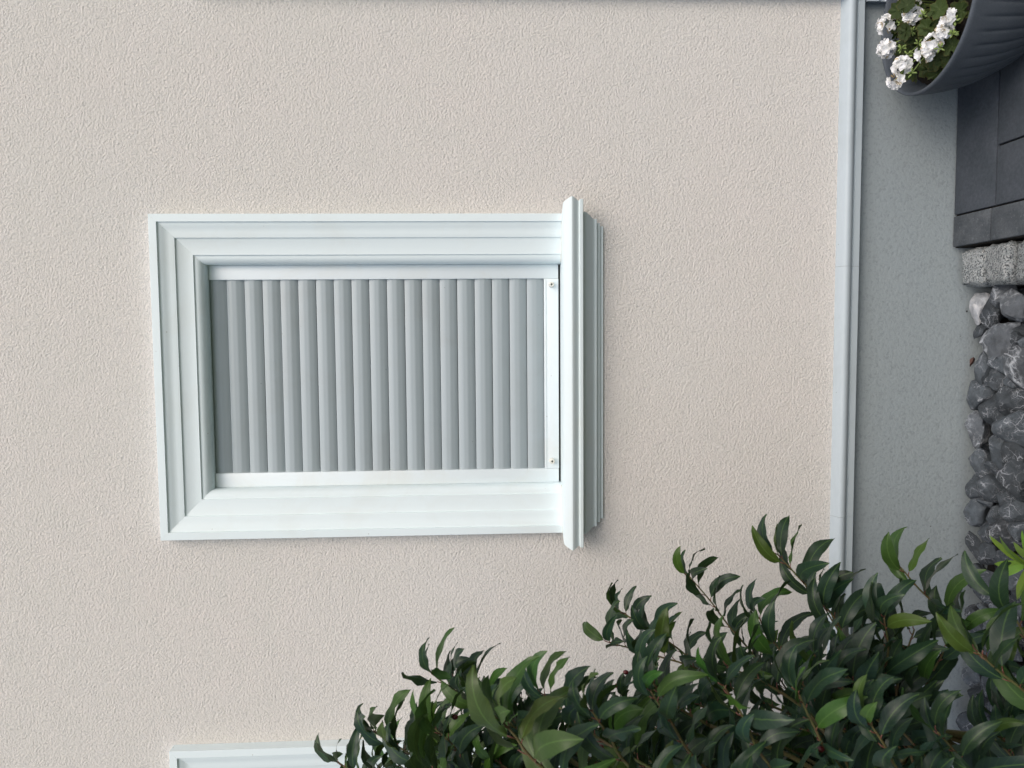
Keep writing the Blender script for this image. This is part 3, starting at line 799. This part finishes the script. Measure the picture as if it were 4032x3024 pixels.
def umbel(c, rad, nfl, view=Vector((-.1, -.75, .55)), brown=False):
    b = MB()
    dirs = []
    for k in range(nfl*3):
        d = Vector((random.gauss(0, 1), random.gauss(0, 1), random.gauss(0, 1))).normalized()
        d = (d + view*.75).normalized()
        if all((d-e).length > .52 for e in dirs): dirs.append(d)
        if len(dirs) >= nfl: break
    for d in dirs:
        floret(b, c+d*rad*random.uniform(.75, 1.05), d+Vector((0, 0, .2)), .0158)
    if brown:
        for k in range(7):
            d = Vector((random.gauss(0, 1), random.gauss(0, 1)-.8, random.gauss(0, 1))).normalized()
            petal(b, c+d*rad*.6, d, d.orthogonal(), .012, .006, (.42, .29, .12), .6)
    link('flower_head', b.mesh('flower_head', 180, recalc=False), M_petal, ger)
    s_ = MB(); foot = PC + Vector(((c.x-PC.x)*.45, (c.y-PC.y)*.45, .23))
    s_.tube(spline([foot, foot.lerp(c, .6)+Vector((0, 0, .012)), c], 8), .0017, 6)
    for d in dirs: s_.tube([c-d*rad*.1, c+d*rad*.85], .0007, 5)
    link('flower_stalk', s_.mesh('flower_stalk', 180), M_bud, ger)
for (px, py, rpx, n_, Y, br) in ((3580, 10, 48, 13, -.27, 0), (3592, 62, 34, 8, -.30, 0), (3490, 98, 38, 9, -.20, 1), (3490, 190, 36, 9, -.20, 0), (3552, 258, 36, 10, -.28, 0), (3524, 318, 28, 6, -.28, 1),
                                (3734, 70, 28, 6, -.43, 0), (3718, 118, 28, 7, -.42, 0), (3675, 166, 36, 9, -.38, 1), (3640, 210, 30, 7, -.36, 0), (3560, -60, 48, 10, -.27, 0), (3700, -80, 40, 9, -.40, 0), (3520, -180, 44, 9, -.25, 0)):
    umbel(P(px, py, Y), rpx/F*2.35*.80, n_, brown=bool(br))
# clusters of unopened buds
for (px, py, Y) in ((3634, 58, -.34), (3590, 122, -.30), (3616, 172, -.33), (3552, 190, -.26), (3575, 215, -.28), (3590, 288, -.32), (3760, 80, -.44), (3752, 135, -.44), (3700, 190, -.40), (3550, 88, -.26)):
    c = P(px, py, Y); b = MB()
    for k in range(9):
        d = (Vector((random.gauss(0, 1), random.gauss(0, 1), random.gauss(0, 1))).normalized() + Vector((0, -.4, .1))).normalized()
        e = c + d*.011
        b.tube([c, c+d*.004, c+d*.007, e, e+d*.004], [.0007, .0009, .0021, .0023, .0008], 7)
    foot = PC + Vector(((c.x-PC.x)*.5, (c.y-PC.y)*.5, .23)); b.tube([foot, foot.lerp(c, .6)+Vector((0, 0, .01)), c], .0013, 5)
    link('bud_cluster', b.mesh('bud_cluster', 180), M_bud, ger)
gl = MB(); gs = MB()
def ger_leaf(c, nrm, r, col):
    nrm = Vector(nrm).normalized(); a = nrm.orthogonal().normalized(); a = Matrix.Rotation(random.uniform(0, 6.3), 3, nrm) @ a; e = nrm.cross(a)
    b0 = len(gl.v); seg = 42
    gl.v.append(tuple(c)); gl.col.append((*col, 1)); gl.uv.append((.5, .5, 0))
    for j, f in enumerate((.35, .7, .9, 1.0)):
        for k in range(seg):
            q = 2*math.pi*k/seg; lob = 1 + .10*f*math.cos(7*q) + .035*(f > .8)*math.cos(21*q)
            if abs(((q+math.pi) % (2*math.pi))-math.pi) < .25: lob *= (1-.55*f)
            rr = r*f*lob
            z = r*(.20*f*f + .09*f*math.cos(7*q+.4)) + r*.07*noise.noise(Vector((q*2, f*3, c[0]*50)))
            gl.v.append(tuple(Vector(c)+(a*math.cos(q)+e*math.sin(q))*rr+nrm*z))
            rim = (col[0]*1.7+.02, col[1]*1.15, col[2]) if f == 1.0 else col
            dk = 1.0
            gl.col.append((rim[0]*dk, rim[1]*dk, rim[2]*dk, 1)); gl.uv.append((.5, .5, 0))
    for k in range(seg):
        gl.f.append([b0, b0+1+k, b0+1+(k+1) % seg]); gl.mi.append(0)
        for j in range(3):
            a0 = b0+1+j*seg; a1 = a0+seg
            gl.f.append([a0+k, a1+k, a1+(k+1) % seg, a0+(k+1) % seg]); gl.mi.append(0)
for k in range(120):
    th = random.uniform(0, 6.3); rr = .195*math.sqrt(random.random())
    h = .245 + .085*(1-(rr/.2)**2)*random.uniform(.4, 1.1) + random.uniform(0, .02)
    c = PC + Vector((math.cos(th)*rr, math.sin(th)*rr, h))
    nrm = Vector((math.cos(th)*rr*4+random.gauss(0, .3), math.sin(th)*rr*4-.35+random.gauss(0, .3), 1))
    g_ = random.uniform(.035, .07)
    ger_leaf(c, nrm, random.uniform(.016, .027), (g_*.62, g_, g_*.16))
    gs.tube([PC+Vector((math.cos(th)*rr*.6, math.sin(th)*rr*.6, .225)), c], .0011, 5)
link('foliage', gl.mesh('foliage', 180, recalc=False), M_leaf2, ger); link('stems', gs.mesh('stems', 180), M_bud, ger)
